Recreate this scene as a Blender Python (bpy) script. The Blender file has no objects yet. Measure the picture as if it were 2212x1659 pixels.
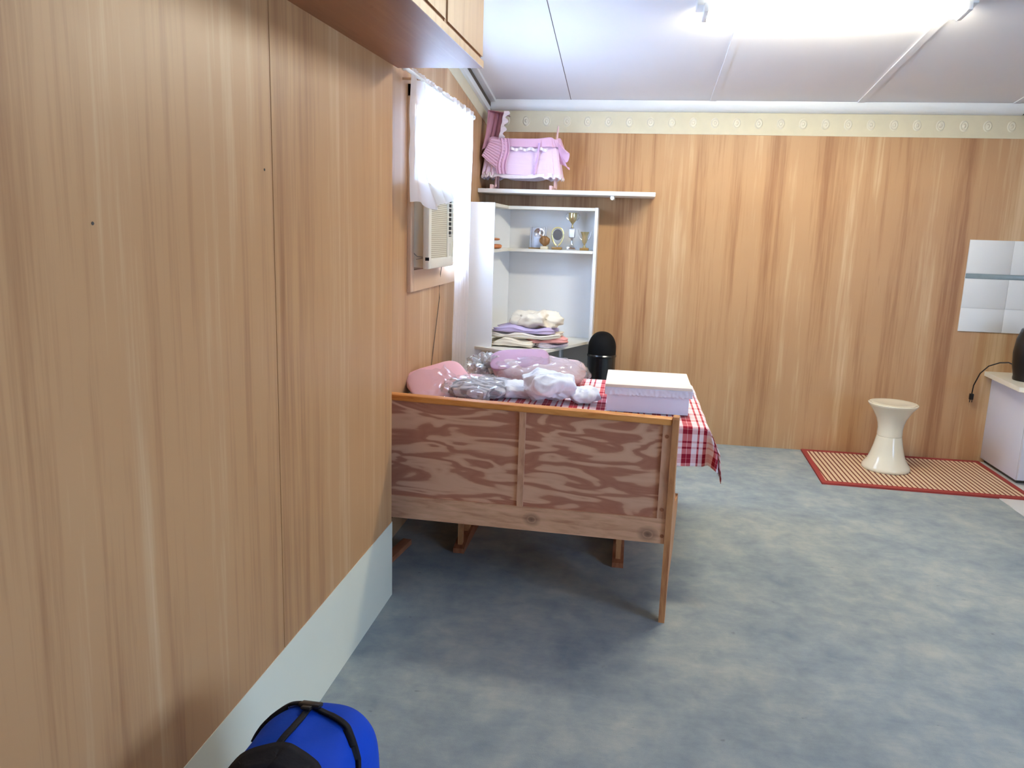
import bpy, bmesh, math, random
from mathutils import Vector, Matrix, noise
random.seed(7)
C = bpy.context.scene.collection
PI = math.pi

# ------------------------------------------------------------------ materials
def lin(c):
    return tuple(((v/255)/12.92 if v/255 <= .04045 else ((v/255+.055)/1.055)**2.4) for v in c) + (1,)

class NT:
    def __init__(s, name, rough=.6, spec=.4):
        s.m = bpy.data.materials.new(name); s.m.use_nodes = True
        s.t = s.m.node_tree; s.n = s.t.nodes; s.l = s.t.links
        s.b = s.n['Principled BSDF']; s.out = s.n['Material Output']
        s.b.inputs['Roughness'].default_value = rough
        s.b.inputs['Specular IOR Level'].default_value = spec
    def add(s, typ, **kw):
        n = s.n.new(typ)
        for k, v in kw.items():
            if k == 'op': n.operation = v
            else: setattr(n, k, v)
        return n
    def link(s, a, b): s.l.new(a, b)
    def coord(s, scale=(1, 1, 1), kind='Object', loc=(0, 0, 0)):
        tc = s.add('ShaderNodeTexCoord'); mp = s.add('ShaderNodeMapping')
        mp.inputs['Scale'].default_value = scale; mp.inputs['Location'].default_value = loc
        s.link(tc.outputs[kind], mp.inputs[0]); return mp.outputs[0]
    def noise(s, vec, scale=1, detail=3, rough=.5, dist=0):
        n = s.add('ShaderNodeTexNoise'); n.inputs['Scale'].default_value = scale
        n.inputs['Detail'].default_value = detail; n.inputs['Roughness'].default_value = rough
        n.inputs['Distortion'].default_value = dist
        s.link(vec, n.inputs['Vector']); return n.outputs['Fac']
    def ramp(s, fac, stops, interp='LINEAR'):
        r = s.add('ShaderNodeValToRGB'); e = r.color_ramp.elements; r.color_ramp.interpolation = interp
        while len(e) < len(stops): e.new(.5)
        for q, (p, c) in zip(e, stops):
            q.position = p; q.color = c if len(c) == 4 else lin(c)
        s.link(fac, r.inputs[0]); return r.outputs[0]
    def mix(s, fac, a, b, mode='MIX'):
        n = s.add('ShaderNodeMix', data_type='RGBA', blend_type=mode)
        if isinstance(fac, (int, float)): n.inputs[0].default_value = fac
        else: s.link(fac, n.inputs[0])
        for sock, v in ((n.inputs[6], a), (n.inputs[7], b)):
            if isinstance(v, tuple): sock.default_value = v
            else: s.link(v, sock)
        return n.outputs[2]
    def math(s, op, a, b=None):
        n = s.add('ShaderNodeMath', op=op)
        for i, v in enumerate((a, b)):
            if v is None: continue
            if isinstance(v, (int, float)): n.inputs[i].default_value = v
            else: s.link(v, n.inputs[i])
        return n.outputs[0]
    def bump(s, h, strength=.2, dist=.01):
        n = s.add('ShaderNodeBump'); n.inputs['Strength'].default_value = strength
        n.inputs['Distance'].default_value = dist
        s.link(h, n.inputs['Height']); s.link(n.outputs[0], s.b.inputs['Normal'])
    def col(s, c):
        if isinstance(c, tuple): s.b.inputs['Base Color'].default_value = c
        else: s.link(c, s.b.inputs['Base Color'])

def plain(name, rgb, rough=.5, spec=.4, metal=0, var=.06, nscale=6, bump=0):
    k = NT(name, rough, spec); c = lin(rgb)
    k.b.inputs['Metallic'].default_value = metal
    f = k.noise(k.coord(), nscale, 4)
    d = tuple(max(0, v*(1-var*2)) for v in c[:3]) + (1,); e = tuple(min(1, v*(1+var)) for v in c[:3]) + (1,)
    k.col(k.mix(f, d, e))
    if bump: k.bump(k.noise(k.coord(), nscale*12, 3), bump, .004)
    return k.m

def veneer(name, dark, mid, light, freq=1.0, rough=.42, zs=.035, rot=None, spec=.35):
    k = NT(name, rough, spec)
    sc = (1, 1, zs) if rot is None else rot
    v = k.coord(sc)
    wide = k.noise(v, 3.1*freq, 3, .62, .15)
    midn = k.noise(v, 13*freq, 4, .7, .1)
    fine = k.noise(v, 85*freq, 3, .7)
    f = k.math('ADD', k.math('MULTIPLY', wide, .50), k.math('ADD', k.math('MULTIPLY', midn, .36), k.math('MULTIPLY', fine, .14)))
    c = k.ramp(f, [(.38, dark), (.48, mid), (.52, mid), (.62, light)])
    # long soft blotches where the sheet has aged
    bl = k.noise(k.coord(), 1.3, 3, .6)
    c = k.mix(k.math('MULTIPLY', k.math('SUBTRACT', bl, .35), .5), c, lin(dark))
    # small dark flecks in the grain
    fl = k.noise(k.coord((9, 9, 1.2), loc=(3, 1, 4)), 2.2, 2, .6)
    fm = k.ramp(fl, [(.74, (0, 0, 0, 1)), (.80, (1, 1, 1, 1))])
    c = k.mix(k.math('MULTIPLY', fm, .22), c, lin((118, 70, 40)))
    k.col(c); k.bump(fine, .05, .002)
    return k.m

def plywood(name):
    k = NT(name, .55, .3)
    v = k.coord((2.4, 4.0, 11.0))
    n1 = k.noise(v, 1.0, 2.2, .5, .7)
    s = k.math('MULTIPLY', n1, 10.0)
    tri = k.math('PINGPONG', s, 1.0)
    fib = k.noise(k.coord((6, 60, 60)), 3, 3, .6)
    f = k.math('ADD', k.math('MULTIPLY', tri, .82), k.math('MULTIPLY', fib, .25))
    c = k.ramp(f, [(.22, (230, 184, 150)), (.50, (220, 170, 138)), (.62, (190, 132, 104)), (1.0, (178, 118, 92))])
    bl = k.noise(k.coord(), 4.0, 3)
    c = k.mix(k.math('MULTIPLY', bl, .25), c, lin((176, 120, 96)))
    k.col(c); k.bump(fib, .08, .002)
    return k.m

def pine(name, base, dark, knots=(), rot=(1, 14, 14)):
    k = NT(name, .45, .4)
    g = k.noise(k.coord(rot), 3.0, 4, .6, .4)
    c = k.ramp(g, [(.3, dark), (.5, base), (.75, tuple(min(255, v+16) for v in base))])
    tc = k.add('ShaderNodeTexCoord')
    for (x, z, r) in knots:
        sp = k.add('ShaderNodeSeparateXYZ'); k.link(tc.outputs['Object'], sp.inputs[0])
        dx = k.math('MULTIPLY', k.math('SUBTRACT', sp.outputs[0], x), 1/r)
        dz = k.math('MULTIPLY', k.math('SUBTRACT', sp.outputs[2], z), 1/(r*.8))
        d = k.math('SQRT', k.math('ADD', k.math('MULTIPLY', dx, dx), k.math('MULTIPLY', dz, dz)))
        m = k.ramp(d, [(0, (1, 1, 1, 1)), (.28, (.75, .75, .75, 1)), (.4, (.35, .35, .35, 1)), (.48, (.6, .6, .6, 1)), (1, (0, 0, 0, 1))])
        c = k.mix(k.math('MULTIPLY', m, .8), c, lin((84, 48, 34)))
    k.col(c); k.bump(g, .05, .002)
    return k.m

def carpet(name):
    k = NT(name, .95, .1)
    big = k.noise(k.coord(), 2.0, 5, .62, .3)
    mid = k.noise(k.coord(loc=(4, 2, 0)), 9, 4, .6, .2)
    st = k.noise(k.coord((3, 22, 1)), 3.5, 3, .6)
    fine = k.noise(k.coord(), 300, 2, .6)
    f = k.math('ADD', k.math('MULTIPLY', big, .55), k.math('ADD', k.math('MULTIPLY', mid, .38), k.math('MULTIPLY', st, .07)))
    c = k.ramp(f, [(.34, (132, 144, 152)), (.5, (158, 167, 167)), (.64, (184, 188, 179))])
    c = k.mix(k.math('MULTIPLY', k.math('SUBTRACT', fine, .3), .35), c, lin((100, 108, 114)))
    # loose dark bits of fluff
    sp = k.ramp(k.noise(k.coord((1, 1.6, 1)), 17, 2, .5), [(.73, (0, 0, 0, 1)), (.78, (1, 1, 1, 1))])
    c = k.mix(k.math('MULTIPLY', sp, .35), c, lin((84, 90, 92)))
    k.col(c); k.bump(fine, .35, .006)
    return k.m

def plaid(name):
    k = NT(name, .9, .1)
    tc = k.add('ShaderNodeTexCoord'); sp = k.add('ShaderNodeSeparateXYZ'); k.link(tc.outputs['UV'], sp.inputs[0])
    W = (1, 1, 1, 1); A = (.0, 0, 0, 1); H = (.45, .45, .45, 1)
    def band(o, per):
        fr = k.math('FRACT', k.math('MULTIPLY', o, 1/per))
        return k.ramp(fr, [(0, W), (.145, H), (.165, W), (.31, A), (.49, W), (.555, A), (.69, W), (.755, A)], 'CONSTANT')
    a = band(sp.outputs[0], .14); b = band(sp.outputs[1], .14)
    base = lin((250, 236, 236)); red = lin((205, 78, 82)); deep = lin((150, 28, 48))
    c = k.mix(k.math('MULTIPLY', b, .42), base, red)
    c = k.mix(k.math('MULTIPLY', a, .86), c, red)
    c = k.mix(k.math('MULTIPLY', k.math('MULTIPLY', a, b), .95), c, deep)
    k.col(c); k.bump(k.noise(k.coord(), 500, 2), .2, .002)
    return k.m

def stripes(name, axis, per, ca, cb, duty=.5, kind='Object', rough=.8, soft=.05):
    k = NT(name, rough, .2)
    tc = k.add('ShaderNodeTexCoord'); sp = k.add('ShaderNodeSeparateXYZ'); k.link(tc.outputs[kind], sp.inputs[0])
    fr = k.math('FRACT', k.math('MULTIPLY', sp.outputs[axis], 1/per))
    m = k.ramp(fr, [(0, (0, 0, 0, 1)), (duty-soft, (0, 0, 0, 1)), (duty, (1, 1, 1, 1)), (1-soft, (1, 1, 1, 1)), (1, (0, 0, 0, 1))])
    k.col(k.mix(m, lin(ca), lin(cb)))
    k.bump(m, .5, .003)
    return k.m

def sheer(name, rgb, trans=.5, see=.0, rough=.9):
    k = NT(name, rough, .1); k.col(lin(rgb))
    v = k.noise(k.coord((20, 20, 1)), 3, 3)
    k.bump(v, .2, .01)
    tr = k.add('ShaderNodeBsdfTranslucent'); tr.inputs[0].default_value = lin(rgb)
    m = k.add('ShaderNodeMixShader'); m.inputs[0].default_value = trans
    k.link(k.b.outputs[0], m.inputs[1]); k.link(tr.outputs[0], m.inputs[2]); res = m.outputs[0]
    if see:
        tp = k.add('ShaderNodeBsdfTransparent'); m2 = k.add('ShaderNodeMixShader'); m2.inputs[0].default_value = see
        k.link(res, m2.inputs[1]); k.link(tp.outputs[0], m2.inputs[2]); res = m2.outputs[0]
    k.link(res, k.out.inputs[0]); return k.m

def film(name, tint=(1, 1, 1, 1), gloss=.16, rough=.12, milk=.08):
    """clear crinkled plastic / window glass"""
    k = NT(name, .2, .5)
    tp = k.add('ShaderNodeBsdfTransparent'); tp.inputs[0].default_value = tint
    gl = k.add('ShaderNodeBsdfGlossy'); gl.inputs['Roughness'].default_value = rough
    df = k.add('ShaderNodeBsdfDiffuse'); df.inputs[0].default_value = (.85, .87, .9, 1)
    a = k.add('ShaderNodeMixShader'); a.inputs[0].default_value = gloss
    k.link(tp.outputs[0], a.inputs[1]); k.link(gl.outputs[0], a.inputs[2])
    b = k.add('ShaderNodeMixShader'); b.inputs[0].default_value = milk
    k.link(a.outputs[0], b.inputs[1]); k.link(df.outputs[0], b.inputs[2])
    k.link(b.outputs[0], k.out.inputs[0]); return k.m

def glow(name, rgb, strength):
    k = NT(name, .5); k.col(lin(rgb)); k.b.inputs['Emission Color'].default_value = lin(rgb)
    k.b.inputs['Emission Strength'].default_value = strength; return k.m

M = {}
M['wall_wood'] = veneer('wall veneer', (158, 112, 76), (192, 152, 110), (218, 188, 148), .85)
M['near_wood'] = veneer('nearer wall veneer', (160, 112, 74), (196, 150, 103), (218, 182, 138), .75)
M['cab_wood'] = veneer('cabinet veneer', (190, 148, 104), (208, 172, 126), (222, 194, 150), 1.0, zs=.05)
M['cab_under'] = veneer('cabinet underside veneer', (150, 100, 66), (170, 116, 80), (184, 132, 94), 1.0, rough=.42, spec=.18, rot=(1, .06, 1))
M['edge_wood'] = plain('dark edge timber', (150, 92, 48), .5)
M['frame_wood'] = plain('painted window timber', (214, 182, 150), .6, var=.05)
M['skirting'] = plain('cream painted skirting', (232, 230, 206), .45, var=.03, nscale=3)
M['carpet'] = carpet('blue grey carpet')
M['ceiling'] = plain('white ceiling sheet', (238, 238, 241), .7, var=.015, nscale=2)
M['white'] = plain('white paint', (236, 240, 240), .35, var=.015)
M['white_gloss'] = plain('white melamine', (238, 238, 236), .3, var=.01)
M['cream_mel'] = plain('off white melamine', (234, 230, 216), .35, var=.015)
M['border'] = plain('cream wallpaper border', (220, 212, 184), .7, var=.04, nscale=14)
M['rosette'] = plain('rosette relief', (228, 222, 200), .5, var=.04)
M['gapdark'] = plain('dark gap', (92, 84, 74), .8)
M['ply'] = plywood('fir plywood back')
M['pine_red'] = pine('reddish pine board', (222, 172, 134), (196, 140, 106), [(-.095, .385, .05), (-.60, .385, .045)], rot=(2, 14, 14))
M['pine_frame'] = pine('pale pine frame', (216, 166, 130), (190, 136, 104), rot=(8, 8, 2))
M['pine_gold'] = pine('varnished golden pine', (222, 150, 76), (196, 118, 54), rot=(2, 14, 14))
M['pine_side'] = pine('varnished end panel', (198, 138, 88), (162, 100, 62), rot=(10, 10, 1.5))
M['table_wood'] = pine('brown table timber', (158, 98, 64), (118, 68, 44), rot=(10, 2, 3))
M['plaid'] = plaid('red and white plaid')
M['mat_weave'] = stripes('rush mat weave', 0, .032, (126, 66, 50), (226, 200, 166), .36)
M['mat_border'] = plain('red cloth binding', (158, 60, 54), .9, bump=.3)
M['stool'] = plain('glossy cream plastic', (242, 236, 212), .16, .5, var=.01)
M['black_gloss'] = plain('glossy black enamel', (10, 12, 16), .2, .8)
M['black_matt'] = plain('matt black', (9, 9, 10), .75, .2)
M['black_plastic'] = plain('black plastic', (22, 20, 20), .35)
M['ac_cream'] = plain('cream appliance plastic', (226, 222, 204), .45, var=.02)
M['ac_grille'] = stripes('ribbed grille', 2, .0105, (214, 208, 184), (170, 162, 140), .6)
M['dark_slot'] = plain('dark slot', (18, 18, 22), .7)
M['silver'] = plain('polished silver metal', (215, 215, 220), .18, .5, 1)
M['pewter'] = plain('dull silver', (190, 192, 198), .4, .5, .6, var=.15, nscale=30)
M['gold'] = plain('gold plated metal', (222, 206, 158), .28, .5, 1)
M['gold_pale'] = plain('pale gold metal', (232, 222, 160), .3, .5, .7)
M['bronze'] = plain('bronze resin', (146, 104, 60), .4, .5, .3, var=.2, nscale=40)
M['marble'] = plain('cream stone base', (226, 216, 180), .3)
M['brown_base'] = plain('brown stone base', (146, 112, 60), .3)
M['orange_wood'] = plain('orange varnished wood', (206, 128, 76), .35, var=.15, nscale=30)
M['curtain'] = sheer('white net curtain', (248, 248, 252), .62, .10)
M['pink_cloth'] = sheer('pale pink crepe', (238, 196, 222), .15)
M['pink_pleat'] = stripes('pink pleated cloth', 2, .0105, (242, 206, 230), (206, 150, 186), .7)
M['pink_knit'] = stripes('pink ribbed cloth', 2, .0085, (244, 220, 240), (234, 204, 228), .5)
M['tulle'] = sheer('rose net canopy', (222, 170, 186), .35, .10)
M['lace'] = plain('white lace', (244, 232, 238), .8, bump=.6, nscale=30)
M['pink_wood'] = plain('pink painted wood', (238, 200, 200), .5)
M['mauve_ribbon'] = plain('lilac ribbon', (210, 170, 226), .5)
M['cloth_pink'] = plain('baby pink fabric', (246, 192, 202), .8, var=.03)
M['cloth_mauve'] = plain('mauve fabric', (172, 136, 156), .85, var=.05)
M['cloth_taupe'] = plain('taupe mauve fabric', (190, 166, 168), .8, var=.06)
M['cloth_white'] = sheer('white plastic bag', (242, 247, 255), .10, 0, .4)
M['cloth_silver'] = stripes('grey striped satin', 1, .036, (206, 208, 216), (134, 138, 150), .5, rough=.35, soft=.12)
M['cream_cloth'] = plain('cream linen', (236, 224, 200), .85, var=.04, bump=.2)
M['cream_cloth2'] = plain('ivory linen', (240, 230, 210), .85, var=.04, bump=.2)
M['lilac_cloth'] = plain('lilac linen', (196, 180, 210), .85, var=.05)
M['salmon_cloth'] = plain('salmon pink linen', (236, 168, 160), .85, var=.05)
M['floral_cloth'] = plain('white floral linen', (226, 216, 222), .85, var=.16, nscale=60)
M['paper_white'] = plain('white cardboard', (232, 234, 246), .6, var=.015)
M['paper_cream'] = plain('cream cardboard lid', (246, 232, 214), .6, var=.015)
M['clear'] = film('clear plastic film', (1, 1, 1, 1), .14, .1, .07)
M['greyfilm'] = film('smoky plastic film', (.9, .92, .9, 1), .30, .12, .28)
M['glass'] = film('window glass', (.97, .99, 1, 1), .05, .02, 0)
M['tile'] = plain('white glazed tile', (236, 240, 242), .42, .3, var=.01)
M['tile_grey'] = plain('grey marbled listello', (140, 158, 166), .25, .5, var=.12, nscale=20)
M['grout'] = plain('tile grout', (216, 220, 224), .8)
M['kitchen_white'] = plain('white kitchen laminate', (222, 224, 236), .4, var=.01)
M['worktop'] = plain('cream worktop laminate', (240, 236, 218), .35, var=.01)
M['vinyl'] = plain('white vinyl floor', (222, 222, 216), .35, var=.03)
M['bag_blue'] = plain('royal blue nylon', (5, 66, 184), .7, .15, var=.08, nscale=9, bump=.15)
M['bag_black'] = plain('black webbing', (12, 13, 22), .75, .25, bump=.3)
M['wire'] = plain('grey wire', (90, 80, 70), .5)
M['tube'] = glow('fluorescent tube', (255, 247, 224), 100)
M['steel_dark'] = plain('dark steel hinge', (96, 96, 88), .45, .5, .6)

# ------------------------------------------------------------------ geometry helpers
class MB:
    def __init__(s): s.bm = bmesh.new(); s.uv = None
    def _xf(s, vs, m):
        if m is not None:
            for v in vs: v.co = m @ v.co
        return s
    def box(s, x0, x1, y0, y1, z0, z1, bev=0, m=None, seg=2):
        r = bmesh.ops.create_cube(s.bm, size=1); vs = r['verts']
        for v in vs:
            v.co = Vector(((x0+x1)/2+v.co.x*(x1-x0), (y0+y1)/2+v.co.y*(y1-y0), (z0+z1)/2+v.co.z*(z1-z0)))
        if bev:
            es = list({e for v in vs for e in v.link_edges})
            q = bmesh.ops.bevel(s.bm, geom=es, offset=bev, segments=seg, affect='EDGES', profile=.5)
            vs = list({v for f in q['faces'] for v in f.verts} | {v for v in vs if v.is_valid})
        return s._xf(vs, m)
    def prism(s, pts, a0, a1, axis='z', m=None):
        """closed polygon extruded along an axis; pts are the two other coordinates"""
        def P(p, a):
            return {'z': (p[0], p[1], a), 'y': (p[0], a, p[1]), 'x': (a, p[0], p[1])}[axis]
        A = [s.bm.verts.new(P(p, a0)) for p in pts]; B = [s.bm.verts.new(P(p, a1)) for p in pts]
        n = len(pts); s.bm.faces.new(A); s.bm.faces.new(B[::-1])
        for i in range(n): s.bm.faces.new((A[i], B[i], B[(i+1) % n], A[(i+1) % n]))
        return s._xf(A+B, m)
    def hexa(s, p):
        """8 corners: bottom 4 (ccw), top 4"""
        v = [s.bm.verts.new(q) for q in p]
        for f in ((0, 1, 2, 3), (4, 5, 6, 7), (0, 1, 5, 4), (1, 2, 6, 5), (2, 3, 7, 6), (3, 0, 4, 7)): s.bm.faces.new([v[i] for i in f])
        return s
    def lathe(s, prof, cx=0, cy=0, n=40, m=None, sx=1, sy=1):
        vs = []; rings = []
        for r, z in prof:
            if r < 1e-5: v = s.bm.verts.new((cx, cy, z)); rings.append([v]*n); vs.append(v)
            else:
                R = [s.bm.verts.new((cx+r*sx*math.cos(2*PI*i/n), cy+r*sy*math.sin(2*PI*i/n), z)) for i in range(n)]; rings.append(R); vs += R
        for a, b in zip(rings, rings[1:]):
            for i in range(n):
                q = []
                for v in (a[i], a[(i+1) % n], b[(i+1) % n], b[i]):
                    if v not in q: q.append(v)
                if len(q) > 2: s.bm.faces.new(q)
        return s._xf(vs, m)
    def tube(s, pts, r, n=10, cap=True, m=None, closed=False):
        pts = [Vector(p) for p in pts]; rings = []; up = Vector((0, 0, 1)); vs = []
        k = len(pts)
        for i, p in enumerate(pts):
            if closed: d = pts[(i+1) % k]-pts[i-1]
            else: d = pts[min(i+1, k-1)]-pts[max(i-1, 0)]
            d.normalize(); a = d.cross(up)
            if a.length < .05: a = d.cross(Vector((0, 1, 0)))
            a.normalize(); b = d.cross(a)
            rr = r[i] if isinstance(r, (list, tuple)) else r
            R = [s.bm.verts.new(p+a*rr*math.cos(2*PI*j/n)+b*rr*math.sin(2*PI*j/n)) for j in range(n)]
            rings.append(R); vs += R
        pr = list(zip(rings, rings[1:])) + ([(rings[-1], rings[0])] if closed else [])
        for A, B in pr:
            for j in range(n): s.bm.faces.new((A[j], A[(j+1) % n], B[(j+1) % n], B[j]))
        if cap and not closed: s.bm.faces.new(rings[0]); s.bm.faces.new(rings[-1][::-1])
        return s._xf(vs, m)
    def grid(s, nu, nv, fn, thick=0, uvfn=None, close_u=False):
        """sheet fn(u,v)->xyz with u,v in 0..1"""
        V = [[s.bm.verts.new(fn(i/nu, j/nv)) for j in range(nv+1)] for i in range(nu+1)]
        if uvfn and s.uv is None: s.uv = s.bm.loops.layers.uv.new('UVMap')
        for i in range(nu):
            for j in range(nv):
                f = s.bm.faces.new((V[i][j], V[i+1][j], V[i+1][j+1], V[i][j+1]))
                if uvfn:
                    for lp, (a, b) in zip(f.loops, ((i, j), (i+1, j), (i+1, j+1), (i, j+1))): lp[s.uv].uv = uvfn(a/nu, b/nv)
        return s
    def lump(s, c, rx, ry, h, rot=0, ex=.8, ez=.8, amp=.1, fr=6, seed=0, ridged=False, n=72, k=40, groove=0, tilt=(0, 0), fn=None):
        """soft flat-bottomed body: superellipsoid with folds, base at c.z"""
        rings = []; top = s.bm.verts.new((0, 0, 0)); bot = s.bm.verts.new((0, 0, 0)); vs = [top, bot]
        sg = lambda v, e: math.copysign(abs(v)**e, v)
        cr, sr = math.cos(rot), math.sin(rot)
        def P(th, ph):
            x = sg(math.cos(ph), ez)*sg(math.cos(th), ex); y = sg(math.cos(ph), ez)*sg(math.sin(th), ex); z = sg(math.sin(ph), ez)
            q = Vector((x*rx, y*ry, z*h/2))
            w = q*fr+Vector((seed*3.1, seed*1.7, seed))
            if ridged:
                d = -abs(noise.noise(w))*1.6+.25 - abs(noise.noise(w*2.3))*.7 + abs(noise.noise(w*5))*.15
            else:
                d = noise.noise(w)+.5*noise.noise(w*2.1)
            g = 1+amp*d
            if groove: g += .035*math.sin(z*groove+seed+noise.noise(q*4)*2)
            q = Vector((q.x*g, q.y*g, q.z*(1+amp*1.5*d)))
            if fn: q = fn(q)
            zz = q.z+h/2+q.x*tilt[0]*(z+1)/2+q.y*tilt[1]*(z+1)/2
            return Vector((c[0]+q.x*cr-q.y*sr, c[1]+q.x*sr+q.y*cr, c[2]+max(zz, 0.0)))
        for j in range(1, k):
            ph = -PI/2+PI*j/k
            R = [s.bm.verts.new(P(2*PI*i/n, ph)) for i in range(n)]; rings.append(R)
        top.co = P(0, PI/2); bot.co = P(0, -PI/2)
        for a, b in zip(rings, rings[1:]):
            for i in range(n): s.bm.faces.new((a[i], a[(i+1) % n], b[(i+1) % n], b[i]))
        for i in range(n):
            s.bm.faces.new((bot, rings[0][(i+1) % n], rings[0][i])); s.bm.faces.new((top, rings[-1][i], rings[-1][(i+1) % n]))
        return s
    def build(s, name, mat, parent=None, smooth=True, angle=35, local=False, solid=0, kind=None, label=None):
        bmesh.ops.recalc_face_normals(s.bm, faces=s.bm.faces)
        me = bpy.data.meshes.new(name); s.bm.to_mesh(me); s.bm.free()
        me.materials.append(M[mat] if isinstance(mat, str) else mat)
        o = bpy.data.objects.new(name, me); C.objects.link(o)
        if smooth:
            for p in me.polygons: p.use_smooth = True
            try: me.set_sharp_from_angle(angle=math.radians(angle))
            except Exception: pass
        if parent:
            o.parent = parent
            if not local and parent.parent is None and parent.type == 'EMPTY': o.location = -Vector(parent.location)
        if solid:
            md = o.modifiers.new('thickness', 'SOLIDIFY'); md.thickness = solid; md.offset = 0
        if kind: o['kind'] = kind
        if label: o['label'] = label
        return o

def tag(o, label, cat, group=None):
    o['label'] = label; o['category'] = cat
    if group: o['group'] = group
    return o
def thing(name, label, cat, loc=(0, 0, 0), rz=0, group=None):
    o = bpy.data.objects.new(name, None); C.objects.link(o); o.location = loc; o.rotation_euler = (0, 0, rz)
    o.empty_display_size = .1
    return tag(o, label, cat, group)
def struct(mb, name, mat, parent=None, **kw):
    return mb.build(name, mat, parent, kind='structure', **kw)
def B(*a, **k): return MB().box(*a, **k)
def lerp(a, b, t): return a+(b-a)*t

# ------------------------------------------------------------------ dimensions of the room (metres)
XW = -1.175      # wall that holds the window
XN = -.983       # nearer, thicker wall
YN = 3.18        # where the nearer wall ends
YB = 6.28        # back wall
XR = 4.5; YF = -2.2
ceil = lambda y: 2.60+.125*(YB-y)

# ------------------------------------------------------------------ shell
struct(B(XW-.3, 4.7, YF-.2, YB+.15, -.12, 0), 'floor', 'carpet', smooth=False)
struct(B(2.465, XR-.01, 4.0, YB-.01, 0, .004), 'trim_9', 'vinyl', smooth=False)
mb = MB().prism([(YF-.2, ceil(YF-.2)), (YB+.1, ceil(YB+.1)), (YB+.1, ceil(YB+.1)+.1), (YF-.2, ceil(YF-.2)+.1)], XW-.3, XR+.15, 'x')
struct(mb, 'ceiling', 'ceiling', smooth=False)
# back wall
struct(MB().box(XW-.15, XR+.15, YB, YB+.12, 0, 2.66), 'wall_back', 'wall_wood', smooth=False)
# window wall, built round its opening
OY0, OY1, OZ0, OZ1 = 4.12, 5.20, 1.400, 2.275
def slope_top(mb, x0, x1, y0, y1, z0):
    return mb.prism([(y0, z0), (y1, z0), (y1, ceil(y1)+.03), (y0, ceil(y0)+.03)], x0, x1, 'x')
mb = MB()
slope_top(mb, XW-.12, XW, YN-.3, OY0, 0); slope_top(mb, XW-.12, XW, OY1, YB+.01, 0)
mb.box(XW-.12, XW, OY0, OY1, 0, OZ0); slope_top(mb, XW-.12, XW, OY0, OY1, OZ1)
struct(mb, 'wall_left', 'wall_wood', smooth=False)
# nearer wall: two veneer sheets, the lower edges step at the seam
def sheet(y0, y1, z0, z1, name):
    m = MB().prism([(y0, z0), (y1, z1), (y1, ceil(y1)+.03), (y0, ceil(y0)+.03)], XN-.02, XN, 'x')
    return m
near = MB()
for (y0, y1, z0, z1) in ((YF, .86, .34, .34), (.864, 2.086, .335, .338), (2.09, YN, .318, .296)):
    near.prism([(y0, z0), (y1, z1), (y1, ceil(y1)+.03), (y0, ceil(y0)+.03)], XN-.022, XN, 'x')
slope_top(near, XN-.30, XN-.018, YF, YN, 0)
struct(near, 'wall_left_near', 'near_wood', smooth=False)
struct(B(XN-.018, XN+.002, YF, YN+.004, 0, .345), 'baseboard_left', 'skirting', smooth=False)
# nail heads in the panelling of the nearer wall
for (y, z) in ((2.04, 1.76), (1.07, 1.63), (1.34, 1.61)):
    n = MB().lathe([(0, 0), (.0035, 0), (.003, .0015), (0, .002)], n=10, m=Matrix.Translation((XN, y, z)) @ Matrix.Rotation(PI/2, 4, 'Y'))
    struct(n, 'trim_10', 'gapdark')
# right wall with a window opening added for fill light, solid wall behind the viewer
WY0, WY1, WZ0, WZ1 = -1.4, 1.4, .9, 2.2
mb = MB(); slope_top(mb, XR, XR+.12, YF, WY0, 0); slope_top(mb, XR, XR+.12, WY1, YB+.01, 0)
mb.box(XR, XR+.12, WY0, WY1, 0, WZ0); slope_top(mb, XR, XR+.12, WY0, WY1, WZ1)
struct(mb, 'wall_right', 'wall_wood', smooth=False)
mb = MB().box(XW-.3, XR+.15, YF-.12, YF, 0, 3.75)
struct(mb, 'wall_front', 'wall_wood', smooth=False)

# cornices, border and ceiling battens
def quad(y0, y1):  # rounded cornice along X on the back wall
    pass
pr = [(YB, 2.532), (YB-.028, 2.534), (YB-.048, 2.544), (YB-.060, 2.562), (YB-.066, 2.585), (YB-.066, 2.606), (YB, 2.60)]
struct(MB().prism(pr, XW+.03, 2.645, 'x'), 'trim_1', 'white', angle=50)
struct(B(XW, XR, YB-.004, YB, 2.375, 2.54), 'trim_2', 'border', smooth=False)
ros = MB()
for i in range(30):
    x = -1.03+.1575*i
    m = Matrix.Translation((x, YB-.004, 2.457)) @ Matrix.Rotation(PI/2, 4, 'X') @ Matrix.Scale(1.3, 4, (0, 1, 0))
    ros.lathe([(0, .011), (.007, .010), (.012, .004), (.019, .003), (.023, .0065), (.027, .002), (.030, 0)], n=18, m=m)
struct(ros, 'trim_3', 'rosette')
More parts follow.
